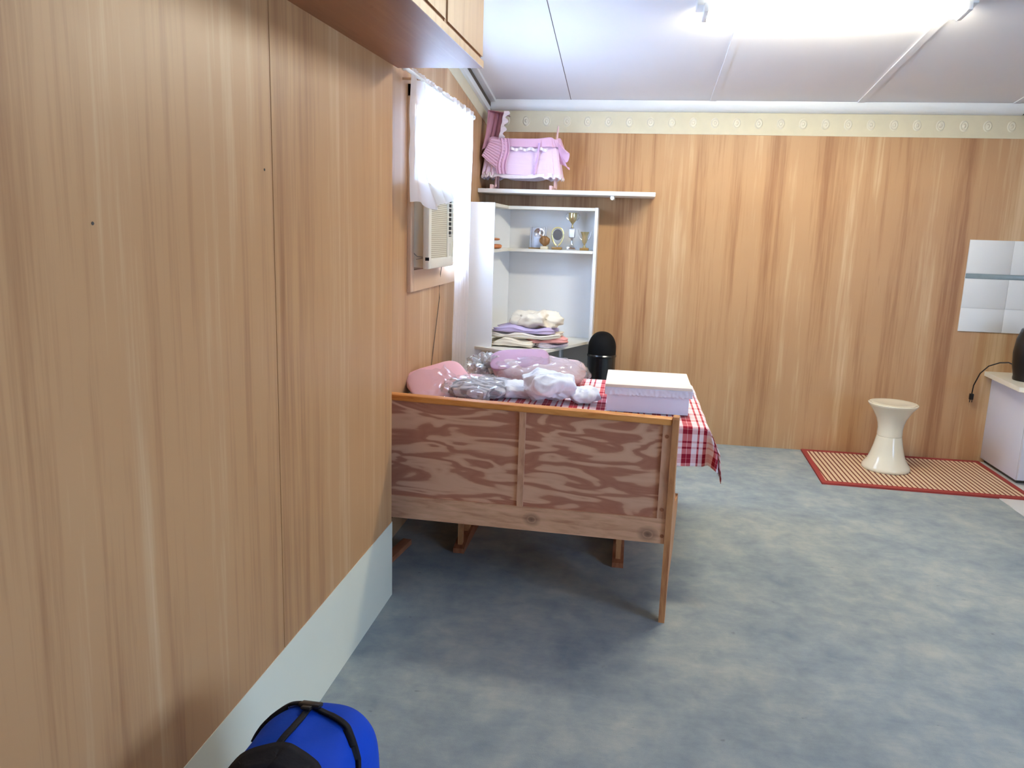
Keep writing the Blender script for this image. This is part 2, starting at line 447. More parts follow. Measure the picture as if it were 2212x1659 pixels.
# window-wall border and two white mouldings that follow the ceiling slope
def along(y0, y1, x0, x1, d0, d1):
    return MB().prism([(y0, ceil(y0)-d1), (y1, ceil(y1)-d1), (y1, ceil(y1)-d0), (y0, ceil(y0)-d0)], x0, x1, 'x')
struct(along(YN-.1, YB-.01, XW, XW+.004, .055, .19), 'trim_4', 'border', smooth=False)
struct(along(YN-.1, YB-.05, XW, XW+.028, .055, .100), 'trim_5', 'white', smooth=False)
struct(along(YN-.1, YB-.05, XW+.028, XW+.07, .0, .022), 'trim_6', 'white', smooth=False)
struct(along(YN-.1, YB-.05, XW, XW+.028, .0, .055), 'trim_7', 'gapdark', smooth=False)
def batten(x, w, t, mat):
    p = []
    mb = MB(); y0, y1 = YF, YB-.02
    mb.hexa([(x-w/2, y0, ceil(y0)-t), (x+w/2, y0, ceil(y0)-t), (x+w/2, y1, ceil(y1)-t), (x-w/2, y1, ceil(y1)-t),
             (x-w/2, y0, ceil(y0)+.01), (x+w/2, y0, ceil(y0)+.01), (x+w/2, y1, ceil(y1)+.01), (x-w/2, y1, ceil(y1)+.01)])
    struct(mb, 'trim_8', mat, smooth=False)
batten(-.531, .004, .0015, 'gapdark')
batten(.515, .045, .006, 'ceiling'); batten(1.546, .045, .008, 'ceiling'); batten(2.58, .045, .006, 'ceiling'); batten(3.6, .045, .006, 'ceiling')

# window_1
wr = struct(MB().box(XW, XW+.022, OY0-.06, OY0, OZ0-.115, OZ1+.06, .002).box(XW, XW+.022, OY1, OY1+.06, OZ0-.115, OZ1+.06, .002)
    .box(XW, XW+.022, OY0-.06, OY1+.06, OZ1, OZ1+.06, .002).box(XW, XW+.024, OY0, OY1, OZ0-.115, OZ0, .002)
    .box(XW-.12, XW+.002, OY0-.002, OY0+.014, OZ0, OZ1).box(XW-.12, XW+.002, OY1-.014, OY1+.002, OZ0, OZ1)
    .box(XW-.12, XW+.002, OY0, OY1, OZ0, OZ0+.014).box(XW-.12, XW+.002, OY0, OY1, OZ1-.014, OZ1), 'window_1', 'frame_wood', angle=30)
MB().box(XW-.10, XW-.07, 4.665, 4.70, OZ0+.014, OZ1-.014).box(XW-.10, XW-.07, OY0+.014, OY1-.014, 1.86, 1.89).build('window_frame', 'frame_wood', wr, smooth=False)
B(XW-.088, XW-.084, OY0+.014, OY1-.014, OZ0+.014, OZ1-.014).build('glass', 'glass', wr, smooth=False)
wr = struct(MB().box(XR-.02, XR+.12, WY0-.05, WY0, WZ0-.05, WZ1+.05).box(XR-.02, XR+.12, WY1, WY1+.05, WZ0-.05, WZ1+.05)
    .box(XR-.02, XR+.12, WY0, WY1, WZ1, WZ1+.05).box(XR-.02, XR+.12, WY0, WY1, WZ0-.05, WZ0).box(XR+.05, XR+.08, -.02, .02, WZ0, WZ1), 'added_fill_window', 'white', smooth=False)  # unseen window, added to let fill light onto the bench front and near wall
B(XR+.06, XR+.064, WY0, WY1, WZ0, WZ1).build('glass', 'glass', wr, smooth=False)

# ------------------------------------------------------------------ overhead cabinet on the nearer wall
cx0, cx1, cy0, cy1 = XN, -.634, -1.5, 3.25
zb = lambda y: lerp(2.20, 2.252, (y-1.9)/1.35) if y > 0 else 2.13
t = thing('overhead_cabinet', 'long wood veneer overhead cabinet with sliding doors high on the near left wall', 'cabinet', (XN+.17, 1.6, 2.2))
mb = MB().hexa([(cx0, cy0, 2.13), (cx1, cy0, 2.13), (cx1, cy1, 2.252), (cx0, cy1, 2.252),
                (cx0, cy0, 2.155), (cx1, cy0, 2.155), (cx1, cy1, 2.277), (cx0, cy1, 2.277)])
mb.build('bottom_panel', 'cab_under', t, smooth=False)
MB().hexa([(cx1, cy0, 2.129), (cx1+.003, cy0, 2.129), (cx1+.003, cy1+.001, 2.251), (cx1, cy1+.001, 2.251),
           (cx1, cy0, 2.156), (cx1+.003, cy0, 2.156), (cx1+.003, cy1+.001, 2.278), (cx1, cy1+.001, 2.278)]).build('front_lip', 'cab_wood', t, smooth=False)
mb = MB().hexa([(cx0, cy0, 2.156), (cx1-.022, cy0, 2.156), (cx1-.022, cy1-.002, 2.278), (cx0, cy1-.002, 2.278),
                (cx0, cy0, 3.5), (cx1-.022, cy0, 3.5), (cx1-.022, cy1-.002, ceil(cy1)-.001), (cx0, cy1-.002, ceil(cy1)-.001)])
mb.build('body', 'cab_wood', t, smooth=False)
sl = (.122/(cy1-cy0))
zz = lambda y: 2.13+sl*(y-cy0)
for (a, b) in ((cy0, .1), (.13, 1.36), (1.39, 2.62), (2.65, cy1-.001)):
    d = MB().hexa([(cx1-.020, a, zz(a)+.042), (cx1-.001, a, zz(a)+.042), (cx1-.001, b, zz(b)+.042), (cx1-.020, b, zz(b)+.042),
                   (cx1-.020, a, ceil(a)-.012), (cx1-.001, a, ceil(a)-.012), (cx1-.001, b, ceil(b)-.012), (cx1-.020, b, ceil(b)-.012)]).build('door', 'cab_wood', t, smooth=False)
mb = MB()
for a in (.1, 1.36, 2.62): mb.box(cx1-.021, cx1-.006, a, a+.03, zz(a)+.03, ceil(a)-.012)
mb.hexa([(cx1-.021, cy0, zz(cy0)+.026), (cx1-.009, cy0, zz(cy0)+.026), (cx1-.009, cy1-.003, zz(cy1)+.026), (cx1-.021, cy1-.003, zz(cy1)+.026),
         (cx1-.021, cy0, zz(cy0)+.042), (cx1-.009, cy0, zz(cy0)+.042), (cx1-.009, cy1-.003, zz(cy1)+.042), (cx1-.021, cy1-.003, zz(cy1)+.042)])
mb.build('door_track', 'edge_wood', t, smooth=False)

# ------------------------------------------------------------------ fluorescent fitting
ly = 4.5; lz = ceil(ly)
t = thing('ceiling_light', 'long twin tube fluorescent batten glowing on the white sloping ceiling', 'light', (.93, ly, lz))
rotl = Matrix.Translation((.93, ly, lz)) @ Matrix.Rotation(math.atan(-.125), 4, 'X')
MB().box(-.68, .68, -.05, .05, -.035, -.002, .006, m=rotl).build('batten', 'white', t)
for s in (-1, 1):
    MB().tube([(-.63, s*.055, -.058), (.63, s*.055, -.058)], .014, 14, m=rotl).build('tube', 'tube', t)
    MB().box(s*.632-.012, s*.632+.012, -.075, .075, -.076, -.03, .004, m=rotl).build('end_cap', 'white', t)

# ------------------------------------------------------------------ air conditioner
ay0, ay1, az0, az1, axf = 4.085, 4.665, 1.408, 1.855, -1.062
t = thing('air_conditioner', 'cream window air conditioner fitted in the lower left of the window under the net curtain', 'air conditioner', (-1.12, 4.37, az0))
MB().box(XW-.20, axf-.03, ay0+.051, ay1-.005, az0+.010, az1, .003).box(XW-.01, axf-.03, ay0+.037, ay1-.005, az0+.006, az1, .003).build('body', 'ac_cream', t)
mb = MB()
mb.box(axf-.035, axf, ay0, ay0+.055, az0, az1, .008).box(axf-.035, axf, ay1-.025, ay1, az0, az1, .008)
mb.box(axf-.035, axf, ay0+.04, ay1-.01, az0, az0+.055, .008).box(axf-.035, axf, ay0+.04, ay1-.01, az1-.03, az1, .008)
mb.box(axf-.034, axf-.003, 4.515, 4.545, az0+.04, az1-.02)
mb.build('front_frame', 'ac_cream', t)
B(axf-.033, axf-.008, ay0+.05, 4.52, az0+.05, az1-.028).build('grille', 'ac_grille', t, smooth=False)
MB().box(axf-.036, axf-.012, 4.54, ay1-.02, az0+.17, az1-.028).build('vent_back', 'dark_slot', t, smooth=False)
mb = MB()
for i in range(11): mb.box(axf-.014, axf-.005, 4.543, ay1-.022, az0+.175+i*.0258, az0+.181+i*.0258)
mb.build('vent_louvre', 'ac_cream', t, smooth=False)
MB().box(axf-.033, axf-.006, 4.54, ay1-.02, az0+.05, az0+.17).box(axf-.01, axf-.002, 4.588, 4.594, az0+.06, az0+.13).build('control_door', 'ac_cream', t, smooth=False)
B(axf-.020, axf+.001, ay0-.0015, ay0+.0, az0+.045, az0+.062).build('badge', 'dark_slot', t, smooth=False)
MB().tube([(axf-.01, 4.66, az0+.155), (axf+.02, 4.69, az0+.152), (axf+.03, 4.71, az0+.149)], .0022, 6).build('tie', 'wire', t)
MB().tube([(-1.13, 4.67, az0+.03), (-1.16, 4.72, 1.30), (-1.168, 4.76, 1.2), (-1.168, 4.62, .9), (-1.168, 4.50, .62)], .0025, 6).build('power_cord', 'wire', t)
MB().tube([(-1.10, 4.10, 1.47), (-1.12, 4.06, 1.475), (-1.13, 4.04, 1.49)], .0018, 6).tube([(-1.10, 4.10, 1.465), (-1.12, 4.05, 1.46)], .0018, 6).build('tie', 'wire', t)

# ------------------------------------------------------------------ curtains
t = thing('curtain_rod', 'thin white curtain rod above the window', 'curtain rod', (-1.09, 4.5, 2.34))
MB().tube([(-1.09, 3.715, 2.345), (-1.09, 5.30, 2.345)], .009, 12).build('rod', 'white', t)
for y in (3.71, 5.31): MB().lathe([(0, -.016), (.012, -.011), (.016, 0), (.012, .011), (0, .016)], -1.09, y, 14, m=Matrix.Translation((0, 0, 2.345))).build('finial', 'white', t)
for y in (3.97, 5.27): MB().box(XW, -1.085, y-.006, y+.006, 2.335, 2.347).build('bracket', 'frame_wood', t, smooth=False)
def curtain(name, label, y0, y1, zt, zbf, yf, xo, seed, waves):
    """zbf(u): hem height, yf(u,v): shift along the wall, xo(u,v): distance from the rod plane"""
    def fn(u, v):
        zbm = zbf(u); z = lerp(zt, zbm, v)
        y = lerp(y0, y1, u)+yf(u, v)
        d = .012*math.sin(u*waves+2*noise.noise((u*3, v*1.5, seed)))*min(1, v*6+.25)+.010*noise.noise((u*9, v*5, seed))
        d += .004*math.sin(u*waves*3.3)*max(0, 1-v*7)
        return (-1.09+xo(u, v)+d, y, z)
    o = MB().grid(90, 80, fn).build(name, 'curtain', angle=180)
    return tag(o, label, 'curtain', 'net curtains on the window')
curtain('net_curtain', 'short white net curtain bunched over the top of the air conditioner', 3.83, 4.74, 2.372,
        lambda u: lerp(1.745, 1.80, u)-.03*math.sin(min(1, u*2)*PI)+.012*math.sin(u*23),
        lambda u, v: .035*math.sin(v*PI)*-1*(1-u), lambda u, v: .085*max(0, (v-.66)/.34)**1.2*min(1, u/.26), 1, 34)
curtain('net_curtain', 'long white net curtain hanging straight down beside the white corner bookcase', 4.68, 5.28, 2.372,
        lambda u: .70, lambda u, v: (.20*min(1, v*1.6))*(1-u)**1.0+.0*v, lambda u, v: .01-.03*v, 5, 30)

# ------------------------------------------------------------------ wall shelf and cradle
t = thing('wall_shelf', 'white wall shelf under the pink doll cradle in the back corner', 'shelf', (-.5, 6.1, 1.9))
MB().box(XW+.002, .135, 5.93, YB-.001, 1.898, 1.928, .003).build('board', 'white_gloss', t)
mb = MB()
for x in (-.175,):
    mb.box(x-.013, x+.013, 5.950, YB-.001, 1.880, 1.898, .002)
    mb.lathe([(0, -.006), (.014, -.006), (.014, .006), (0, .006)], n=18, m=Matrix.Translation((x, 5.944, 1.880)) @ Matrix.Rotation(PI/2, 4, 'X'))
mb.build('bracket', 'white', t)

t = thing('doll_cradle', 'pink frilled doll cradle with net canopy on the white wall shelf', 'cradle', (-.87, 6.10, 1.93))
X0, X1, Y0, Y1 = -1.125, -.60, 6.0, 6.20
def ring(u, inset, wob, z, seed):
    """point round the rounded rectangle of the cradle, u 0..1"""
    w = (X1-X0)/2+inset; d = (Y1-Y0)/2+inset*.8; a = u*2*PI-PI*.75
    cx, cy = (X0+X1)/2, (Y0+Y1)/2
    s_ = lambda v: math.copysign(abs(v)**.35, v)
    r = 1+wob*noise.noise((math.cos(a)*3, math.sin(a)*3, seed+z*2))
    return Vector((cx+w*s_(math.cos(a))*r, cy+d*s_(math.sin(a))*r, z))
def skirt(z1, z0, i1, i0, folds, seed, wav=.008, hem=.012):
    def fn(u, v):
        z = lerp(z1, z0, v); ins = lerp(i1, i0, v)+wav*v*math.sin(u*folds*2*PI)
        p = ring(u, ins, .06, z, seed); p.x = max(p.x, XW+.012); p.y = min(p.y, YB-.01)
        p.z += hem*math.sin(u*folds*PI+seed)*v + .006*math.sin(u*40)*(1-v)
        return p
    return fn
MB().grid(180, 30, skirt(2.285, 2.03, 0, .035, 19, 2)).build('skirt', 'pink_knit', t, angle=180, solid=.002)
MB().grid(180, 8, skirt(2.30, 2.235, .012, .030, 26, 6, .006, .004)).build('rim_frill', 'pink_cloth', t, angle=180, solid=.002)
MB().grid(180, 6, skirt(2.045, 2.012, .036, .042, 40, 2, .006, .008)).build('lace_trim', 'lace', t, angle=180, solid=.002)
MB().grid(120, 5, lambda u, v: (lerp(-.955, -.665, u), 5.966+.004*math.sin(u*60), 2.205+.022*v+.006*math.sin(u*25))).build('lace_band', 'lace', t, angle=180, solid=.002)
MB().lump((-.86, 6.10, 2.16), .24, .08, .13, 0, .5, .5, .05, 8, 3).build('bedding', 'pink_cloth', t)
B(X0+.03, X1-.03, Y0+.02, Y1-.02, 2.07, 2.09).build('base', 'pink_wood', t)
# pleated fan of cloth folded over the left end, apex forward
MB().grid(60, 30, lambda u, v: (lerp(lerp(-1.155, -1.085, u), lerp(-1.010, -.965, u), v)+.0, 5.955-.012*u*v+.003*math.sin((u-v*.0)*60),
                               lerp(lerp(2.165, 2.29, u), lerp(2.045, 2.27, u), v))).build('pleated_end', 'pink_pleat', t, angle=180, solid=.002)
MB().grid(30, 40, lambda u, v: (lerp(-1.03, -.955, u)+.012*math.sin(v*6), 5.948+.008*math.sin(u*18), lerp(2.29, 2.035, v))).build('ribbon_fall', 'pink_cloth', t, angle=180, solid=.002)
MB().grid(6, 30, lambda u, v: (lerp(-.735, -.722, u)-.030*v**1.5, 5.955+.004*math.sin(v*20), lerp(2.26, 2.035, v))).build('ribbon', 'mauve_ribbon', t, angle=180, solid=.003)
# frill sticking out on the right end
MB().grid(30, 24, lambda u, v: (lerp(-.59, -.525+.02*math.sin(v*9), u), 5.99+.09*v, lerp(2.27, 2.13+.03*u, v)-.08*u+.02*math.sin(v*14)*u)).build('end_frill', 'pink_cloth', t, angle=180, solid=.002)
# legs, feet, posts
for x in (-1.06, -.612):
    MB().tube([(x, 6.05, 1.945), (x, 6.07, 2.08)], .008, 8).tube([(x, 6.17, 1.945), (x, 6.15, 2.08)], .008, 8).build('leg', 'pink_wood', t)
    MB().box(x-.034, x-.012, 5.985, 6.215, 1.9285, 1.962, .004).build('foot', 'pink_wood', t)
MB().tube([(-.618, 6.10, 2.05), (-.614, 6.10, 2.30), (-.608, 6.10, 2.37), (-.606, 6.10, 2.40)], [.010, .009, .007, .004], 8).build('post', 'pink_wood', t)
MB().tube([(-1.125, 6.10, 2.05), (-1.13, 6.10, 2.36), (-1.12, 6.10, 2.50)], .009, 8).build('post', 'pink_wood', t)
# canopy: net thrown over a short arm at the head end
def can(u, v):
    # u across (left to right), v down
    x = lerp(lerp(-1.125, -.985, u), lerp(-1.155, -1.02, u), v**1.4)
    y = 6.10+(.07*math.sin(u*PI)-.10)*1.0 - .05*v
    return (max(x, XW+.01)+.006*math.sin(u*30+v*3), y+.012*math.sin(u*26+2*v), lerp(2.492-.02*u, 2.20+.02*math.sin(u*8), v))
MB().grid(70, 40, can).build('canopy', 'tulle', t, angle=180, solid=.0015)
MB().grid(50, 12, lambda u, v: (lerp(-1.125, -.985, u), lerp(6.00, 6.20, v), 2.494-.02*u+.006*math.sin(v*9))).build('canopy_top', 'tulle', t, angle=180, solid=.0015)
MB().grid(14, 50, lambda u, v: (lerp(-1.0, -.965+.012*math.sin(v*22), u)-.035*v, 5.975+.01*math.sin(v*20), lerp(2.485, 2.285, v))).build('canopy_lace', 'lace', t, angle=180, solid=.002)
MB().tube([(-1.155, 6.14, 2.10), (-1.14, 6.08, 2.30), (-1.125, 6.06, 2.49)], .006, 6).build('drape_cord', 'pink_cloth', t)

# ------------------------------------------------------------------ corner bookcase
t = thing('corner_bookcase', 'tall white corner bookcase holding trophies and folded linen', 'bookcase', (-.75, 5.95, 0))
MB().box(XW+.002, -.965, 5.50, 5.518, .0, 1.812).build('side_panel', 'white_gloss', t, smooth=False)
MB().box(-.300, -.276, 6.05, YB-.002, 0, 1.812).build('side_panel', 'white_gloss', t, smooth=False)
MB().box(-.98, -.300, YB-.008, YB-.002, 0, 1.80).prism([(XW+.004, 5.80), (XW+.010, 5.796), (-.972, 6.262), (-.980, 6.270)], 0, 1.80, 'z').box(XW+.002, XW+.008, 5.518, 5.80, 0, 1.80).build('back_panel', 'white_gloss', t, smooth=False)
def lsh(z0, z1, front=6.05):
    return MB().prism([(XW+.009, 5.519), (-.965, 5.519), (-.955, front), (-.301, front), (-.301, 6.271), (-.975, 6.271), (XW+.011, 5.80)], z0, z1, 'z')
lsh(1.787, 1.810).build('top', 'cream_mel', t, smooth=False)
lsh(1.470, 1.492).build('shelf', 'cream_mel', t, smooth=False)
MB().prism([(XW+.002, 5.56), (-1.14, 5.53), (-.669, 5.262), (-.655, 5.27), (-.312, 6.05), (-.276, 6.05), (-.276, 6.27), (XW+.002, 6.27)], .782, .802, 'z').build('desk_shelf', 'cream_mel', t, smooth=False)
MB().hexa([(-1.14, 5.56, 0), (-.70, 5.31, 0), (-.695, 5.325, 0), (-1.13, 5.58, 0), (-1.14, 5.56, .781), (-.70, 5.31, .781), (-.695, 5.325, .781), (-1.13, 5.58, .781)]).build('front_panel', 'cream_mel', t, smooth=False)
MB().box(-.52, -.505, 6.0, 6.271, 0, .781).build('divider', 'white_gloss', t, smooth=False)

# linen pile
z = .803
def slab(name, mat, label, c, rx, ry, h, rot, seed, amp=.06, ex=.45, groove=0, tilt=(0, 0), ez=.5, fr=8):
    def wave(q):
        k = noise.noise((q.x*9+seed*5, q.y*9, seed))
        return Vector((q.x*(1+.05*math.sin(q.y*40+seed)), q.y, q.z*(1+.5*k)+.010*math.sin(q.x*24+seed*2)*(q.z/h+.5)))
    o = MB().lump(c, rx, ry, h*1.12, rot, ex, ez, amp, fr, seed, groove=groove, tilt=tilt, fn=wave).build(name, mat, angle=180)
    return tag(o, label, 'linen', 'folded linen on the bookcase desk shelf')
px, py = -.715, 5.68
slab('folded_cloth', 'cream_cloth', 'cream folded cloth at the bottom left of the linen pile in the bookcase', (px-.10, py-.03, z), .165, .13, .052, -.10, 1, .15, groove=9)
slab('folded_cloth', 'floral_cloth', 'pale floral folded cloth at the bottom right of the linen pile', (px+.15, py+.01, z), .12, .12, .034, .25, 2, .18, groove=9)
slab('folded_cloth', 'salmon_cloth', 'salmon pink folded cloth low in the linen pile', (px+.13, py-.005, z+.034), .14, .12, .030, .12, 3, .16, groove=6)
slab('folded_cloth', 'cream_cloth2', 'ivory folded cloth in the middle of the linen pile', (px-.02, py-.01, z+.060), .25, .135, .038, -.06, 4, .14, groove=9)
slab('folded_cloth', 'lilac_cloth', 'lilac folded cloth below the top of the linen pile', (px-.02, py+.0, z+.096), .225, .125, .042, -.04, 5, .16, groove=9, tilt=(-.05, 0))
o = MB().lump((px+.05, py, z+.134), .195, .135, .125, -.05, .8, .85, .40, 7, 6, ridged=True).build('folded_cloth', 'cream_cloth', angle=60)
tag(o, 'crumpled cream cloth lying on top of the linen pile', 'linen', 'folded linen on the bookcase desk shelf')

# trophies
ty, tz = 6.125, 1.4925
t = thing('trophy', 'square silver plaque trophy with a round dish, leftmost on the bookcase shelf', 'trophy', (-.735, ty, tz), group='trophies on the upper bookcase shelf')
R0 = Matrix.Translation((-.735, ty+.03, tz)) @ Matrix.Rotation(-.14, 4, 'X')
MB().box(-.052, .052, -.008, .008, .004, .165, .004, m=R0).build('plaque', 'pewter', t)
MB().lathe([(0, .010), (.020, .014), (.036, .022), (.040, .022), (.040, .008)], n=30, m=R0 @ Matrix.Translation((.008, -.004, .118)) @ Matrix.Rotation(PI/2, 4, 'X')).build('dish', 'silver', t)
for s in (-1, 1): MB().tube([(s*.058, 0, .0), (s*.058, 0, .168)], .006, 10, m=R0).build('side_post', 'pewter', t)
MB().box(-.80, -.67, ty-.02, ty+.045, tz, tz+.010, .003).build('base', 'brown_base', t)
t = thing('trophy', 'small bronze rounded figure trophy on a cream block', 'trophy', (-.672, ty-.045, tz), group='trophies on the upper bookcase shelf')
MB().box(-.703, -.645, ty-.075, ty-.025, tz, tz+.024, .003).build('base', 'marble', t)
MB().lump((-.672, ty-.05, tz+.024), .038, .026, .078, 0, .9, .8, .16, 30, 8, n=40, k=24, fn=lambda q: Vector((q.x*(1+q.z*5), q.y, q.z))).build('figure', 'bronze', t)
t = thing('trophy', 'pale gold oval wreath trophy with a dark glass disc', 'trophy', (-.580, ty, tz), group='trophies on the upper bookcase shelf')
el = lambda k, rx, rz, zc: [(-.580+rx*math.sin(a), ty, tz+zc-rz*math.cos(a)-.0) for a in [2*PI*i/k for i in range(k)]]
egg = [(-.580+.043*math.sin(a)*(1-.25*math.cos(a)), ty, tz+.098-.068*math.cos(a)) for a in [2*PI*i/40 for i in range(40)]]
MB().tube(egg, .006, 8, closed=True).build('wreath', 'gold_pale', t)
MB().lathe([(0, -.003), (.036, -.003), (.036, .003), (0, .003)], n=30, m=Matrix.Translation((-.580, ty, tz+.112)) @ Matrix.Rotation(PI/2, 4, 'X') @ Matrix.Scale(1.15, 4, (0, 1, 0))).build('disc', plain('smoked disc', (110, 112, 116), .15, .5, .3), t)
MB().tube([(-.580, ty-.004, tz+.018), (-.580, ty, tz+.034)], [.010, .007], 10).build('stem', 'silver', t)
MB().box(-.622, -.542, ty-.03, ty+.03, tz, tz+.020, .005).build('base', 'brown_base', t)
t = thing('trophy', 'tallest trophy, silver column topped by a gold cup', 'trophy', (-.462, ty, tz), group='trophies on the upper bookcase shelf')
tx = -.470
MB().box(tx-.034, tx+.034, ty-.03, ty+.03, tz, tz+.026, .004).build('base', 'silver', t)
MB().lathe([(0, .026), (.022, .026), (.014, .034), (.009, .046), (.007, .075), (.012, .090), (0, .090)], tx, ty, 24, m=Matrix.Translation((0, 0, tz))).build('stem', 'silver', t)
MB().box(tx-.024, tx+.024, ty-.022, ty+.022, tz+.092, tz+.164, .008).build('plinth', 'pewter', t)
MB().box(tx-.015, tx+.017, ty-.0245, ty-.0215, tz+.098, tz+.152).build('name_plate', 'white', t, smooth=False)
cup = MB().lathe([(0, .164), (.012, .166), (.006, .175), (.006, .195), (.012, .204), (.026, .222), (.033, .248), (.031, .276), (.034, .280), (.030, .278), (.029, .250), (.020, .226), (0, .215)], tx, ty, 28, m=Matrix.Translation((0, 0, tz))).build('cup', 'gold', t)
for s in (-1, 1): MB().tube([(tx+s*.030, ty, tz+.222), (tx+s*.046, ty, tz+.240), (tx+s*.050, ty, tz+.262), (tx+s*.040, ty, tz+.280), (tx+s*.033, ty, tz+.270)], .003, 8).build('handle', 'silver', cup)
t = thing('trophy', 'small gold two handled cup on a brown base, rightmost on the bookcase shelf', 'trophy', (-.368, ty, tz), group='trophies on the upper bookcase shelf')
tx = -.372
MB().box(tx-.034, tx+.034, ty-.03, ty+.03, tz, tz+.020, .003).build('base', 'brown_base', t)
cup = MB().lathe([(0, .020), (.018, .020), (.010, .030), (.006, .040), (.009, .052), (.016, .060), (.020, .078), (.022, .110), (.033, .138), (.036, .140), (.031, .137), (.019, .108), (.016, .075), (0, .068)], tx, ty, 28, m=Matrix.Translation((0, 0, tz))).build('cup', 'gold', t)
for s in (-1, 1): MB().tube([(tx+s*.020, ty, tz+.078), (tx+s*.034, ty, tz+.092), (tx+s*.044, ty, tz+.118), (tx+s*.052, ty, tz+.156)], [.003, .003, .003, .002], 8).build('handle', 'silver', cup)
# ornament
t = thing('wooden_ornament', 'orange wooden ornament at the left end of the bookcase shelf', 'ornament', (-1.02, 5.72, tz))
MB().lump((-1.02, 5.72, tz), .075, .05, .034, .2, .9, .6, .08, 20, 3, n=40, k=20).build('base', 'orange_wood', t)
MB().lathe([(0, .030), (.022, .034), (.026, .048), (.016, .060), (0, .062)], -1.035, 5.72, 20, m=Matrix.Translation((0, 0, tz))).build('body', 'black_plastic', t)
MB().lump((-1.02, 5.715, tz+.058), .060, .035, .020, .15, .9, .7, .08, 20, 5, n=36, k=16).build('cap', 'orange_wood', t)

# ------------------------------------------------------------------ black bin beside the bookcase
t = thing('domed_bin', 'glossy black domed bin standing between bookcase and wall behind the table', 'bin', (-.165, 6.14, 0))
bx, by = -.190, 5.94
MB().lathe([(0, .0), (.098, .0), (.102, .01), (.106, .70), (.106, .712), (0, .712)], bx, by, 48).build('body', 'black_gloss', t)
MB().lathe([(.106, .708), (.110, .712), (.111, .722), (.106, .730), (.096, .732)], bx, by, 48).build('rim', 'black_gloss', t)
MB().lathe([(.105, .728)]+[(.105*math.cos(a*PI/2/12)**.85 if a < 12 else 0, .775+.125*math.sin(a*PI/2/12)) for a in range(13)], bx, by, 48).build('dome_lid', 'black_matt', t)

# ------------------------------------------------------------------ bench (seen from behind)
bt = thing('pine_bench', 'pine dining bench with plywood panelled back, standing before the plaid covered table', 'bench', (.225, 3.18, 0), math.radians(-6.6)*-1+PI)
# local frame: x runs left along the bench (world -x), y towards the camera is negative of depth
bt.rotation_euler = (0, 0, math.radians(-6.6))
L = 1.385      # local x from -L (left end) to 0 (right end), local y = depth towards the table
zl = lambda x: lerp(.352, .308, -x/L)          # lower edge of the bottom board
zm = lambda x: lerp(.462, .412, -x/L)
zt = .862
def lb(x0, x1, y0, y1, f0, f1):
    f0 = f0 if callable(f0) else (lambda x, c=f0: c); f1 = f1 if callable(f1) else (lambda x, c=f1: c)
    return MB().hexa([(x0, y0, f0(x0)), (x1, y0, f0(x1)), (x1, y1, f0(x1)), (x0, y1, f0(x0)), (x0, y0, f1(x0)), (x1, y0, f1(x1)), (x1, y1, f1(x1)), (x0, y1, f1(x0))])
lb(-L+.02, -.67, .012, .020, zm, zt).build('back_panel', 'ply', bt, local=True, smooth=False)
lb(-.645, -.060, .012, .020, zm, zt).build('back_panel', 'ply', bt, local=True, smooth=False)
lb(-.67, -.643, .002, .022, zm, zt).build('mullion', 'pine_frame', bt, local=True, smooth=False)
lb(-.062, -.026, .002, .024, zm, zt).build('stile', 'pine_frame', bt, local=True, smooth=False)
lb(-L+.02, -.026, .0, .024, zl, zm).build('bottom_rail', 'pine_red', bt, local=True, smooth=False)
B(-L+.02, -.026, -.006, .050, zt, .890, .007).build('top_rail', 'pine_gold', bt, local=True)
B(-L+.02, -.026, .024, .43, .400, .422, .004).build('seat', 'pine_gold', bt, local=True)
prof = [(-.010, 0), (.035, 0), (.050, .12), (.10, .17), (.30, .22), (.44, .335), (.462, .375), (.462, .415), (.44, .435), (.20, .47), (.10, .56), (.062, .70), (.058, .885), (.050, .898), (-.004, .898), (-.010, .890)]
MB().prism(prof, -.025, .0, 'x').build('end_panel', 'pine_side', bt, local=True, smooth=False)
prof = [(.0, 0), (.045, 0), (.050, .12), (.10, .17), (.30, .22), (.44, .335), (.462, .375), (.462, .415), (.44, .435), (.20, .47), (.10, .56), (.062, .70), (.058, .885), (.0, .89)]
MB().prism(prof, -L-.005, -L+.020, 'x').build('end_panel', 'table_wood', bt, local=True, smooth=False)
B(-L+.002, -L+.052, .16, .425, 0, .030, .004).build('foot', 'table_wood', bt, local=True)
for (x, z_) in ((-.044, .815), (-.044, .50), (-.036, .385)):
    MB().lathe([(0, .0), (.008, 0), (.008, .003), (0, .003)], n=12, m=Matrix.Translation((x, .002, z_)) @ Matrix.Rotation(PI/2, 4, 'X')).build('screw_cap', 'table_wood', bt, local=True)

# ------------------------------------------------------------------ table, cloth
tX0, tX1, tY0, tY1, tZ = -1.14, .385, 3.68, 4.76, .742
t = thing('dining_table', 'brown pine trestle dining table under the plaid cloth', 'table', (-.38, 4.2, 0))
B(tX0, tX1, tY0, tY1, tZ-.028, tZ, .004).build('tabletop', 'table_wood', t)
for x in (-.79, .015):
    MB().prism([(3.86, .03), (4.58, .03), (4.46, .30), (4.44, .70), (4.00, .70), (3.98, .30)], x-.014, x+.014, 'x').build('leg', 'pine_side', t, smooth=False)
    MB().prism([(3.70, 0), (4.74, 0), (4.74, .025), (4.60, .055), (3.84, .055), (3.70, .025)], x-.028, x+.028, 'x').build('foot', 'table_wood', t, smooth=False)
    MB().box(x-.012, x+.012, 3.735, 3.765, .02, tZ-.03).build('brace', 'pine_side', t, smooth=False)
B(-.78, .01, 4.20, 4.24, .30, .36).build('stretcher', 'table_wood', t, smooth=False)
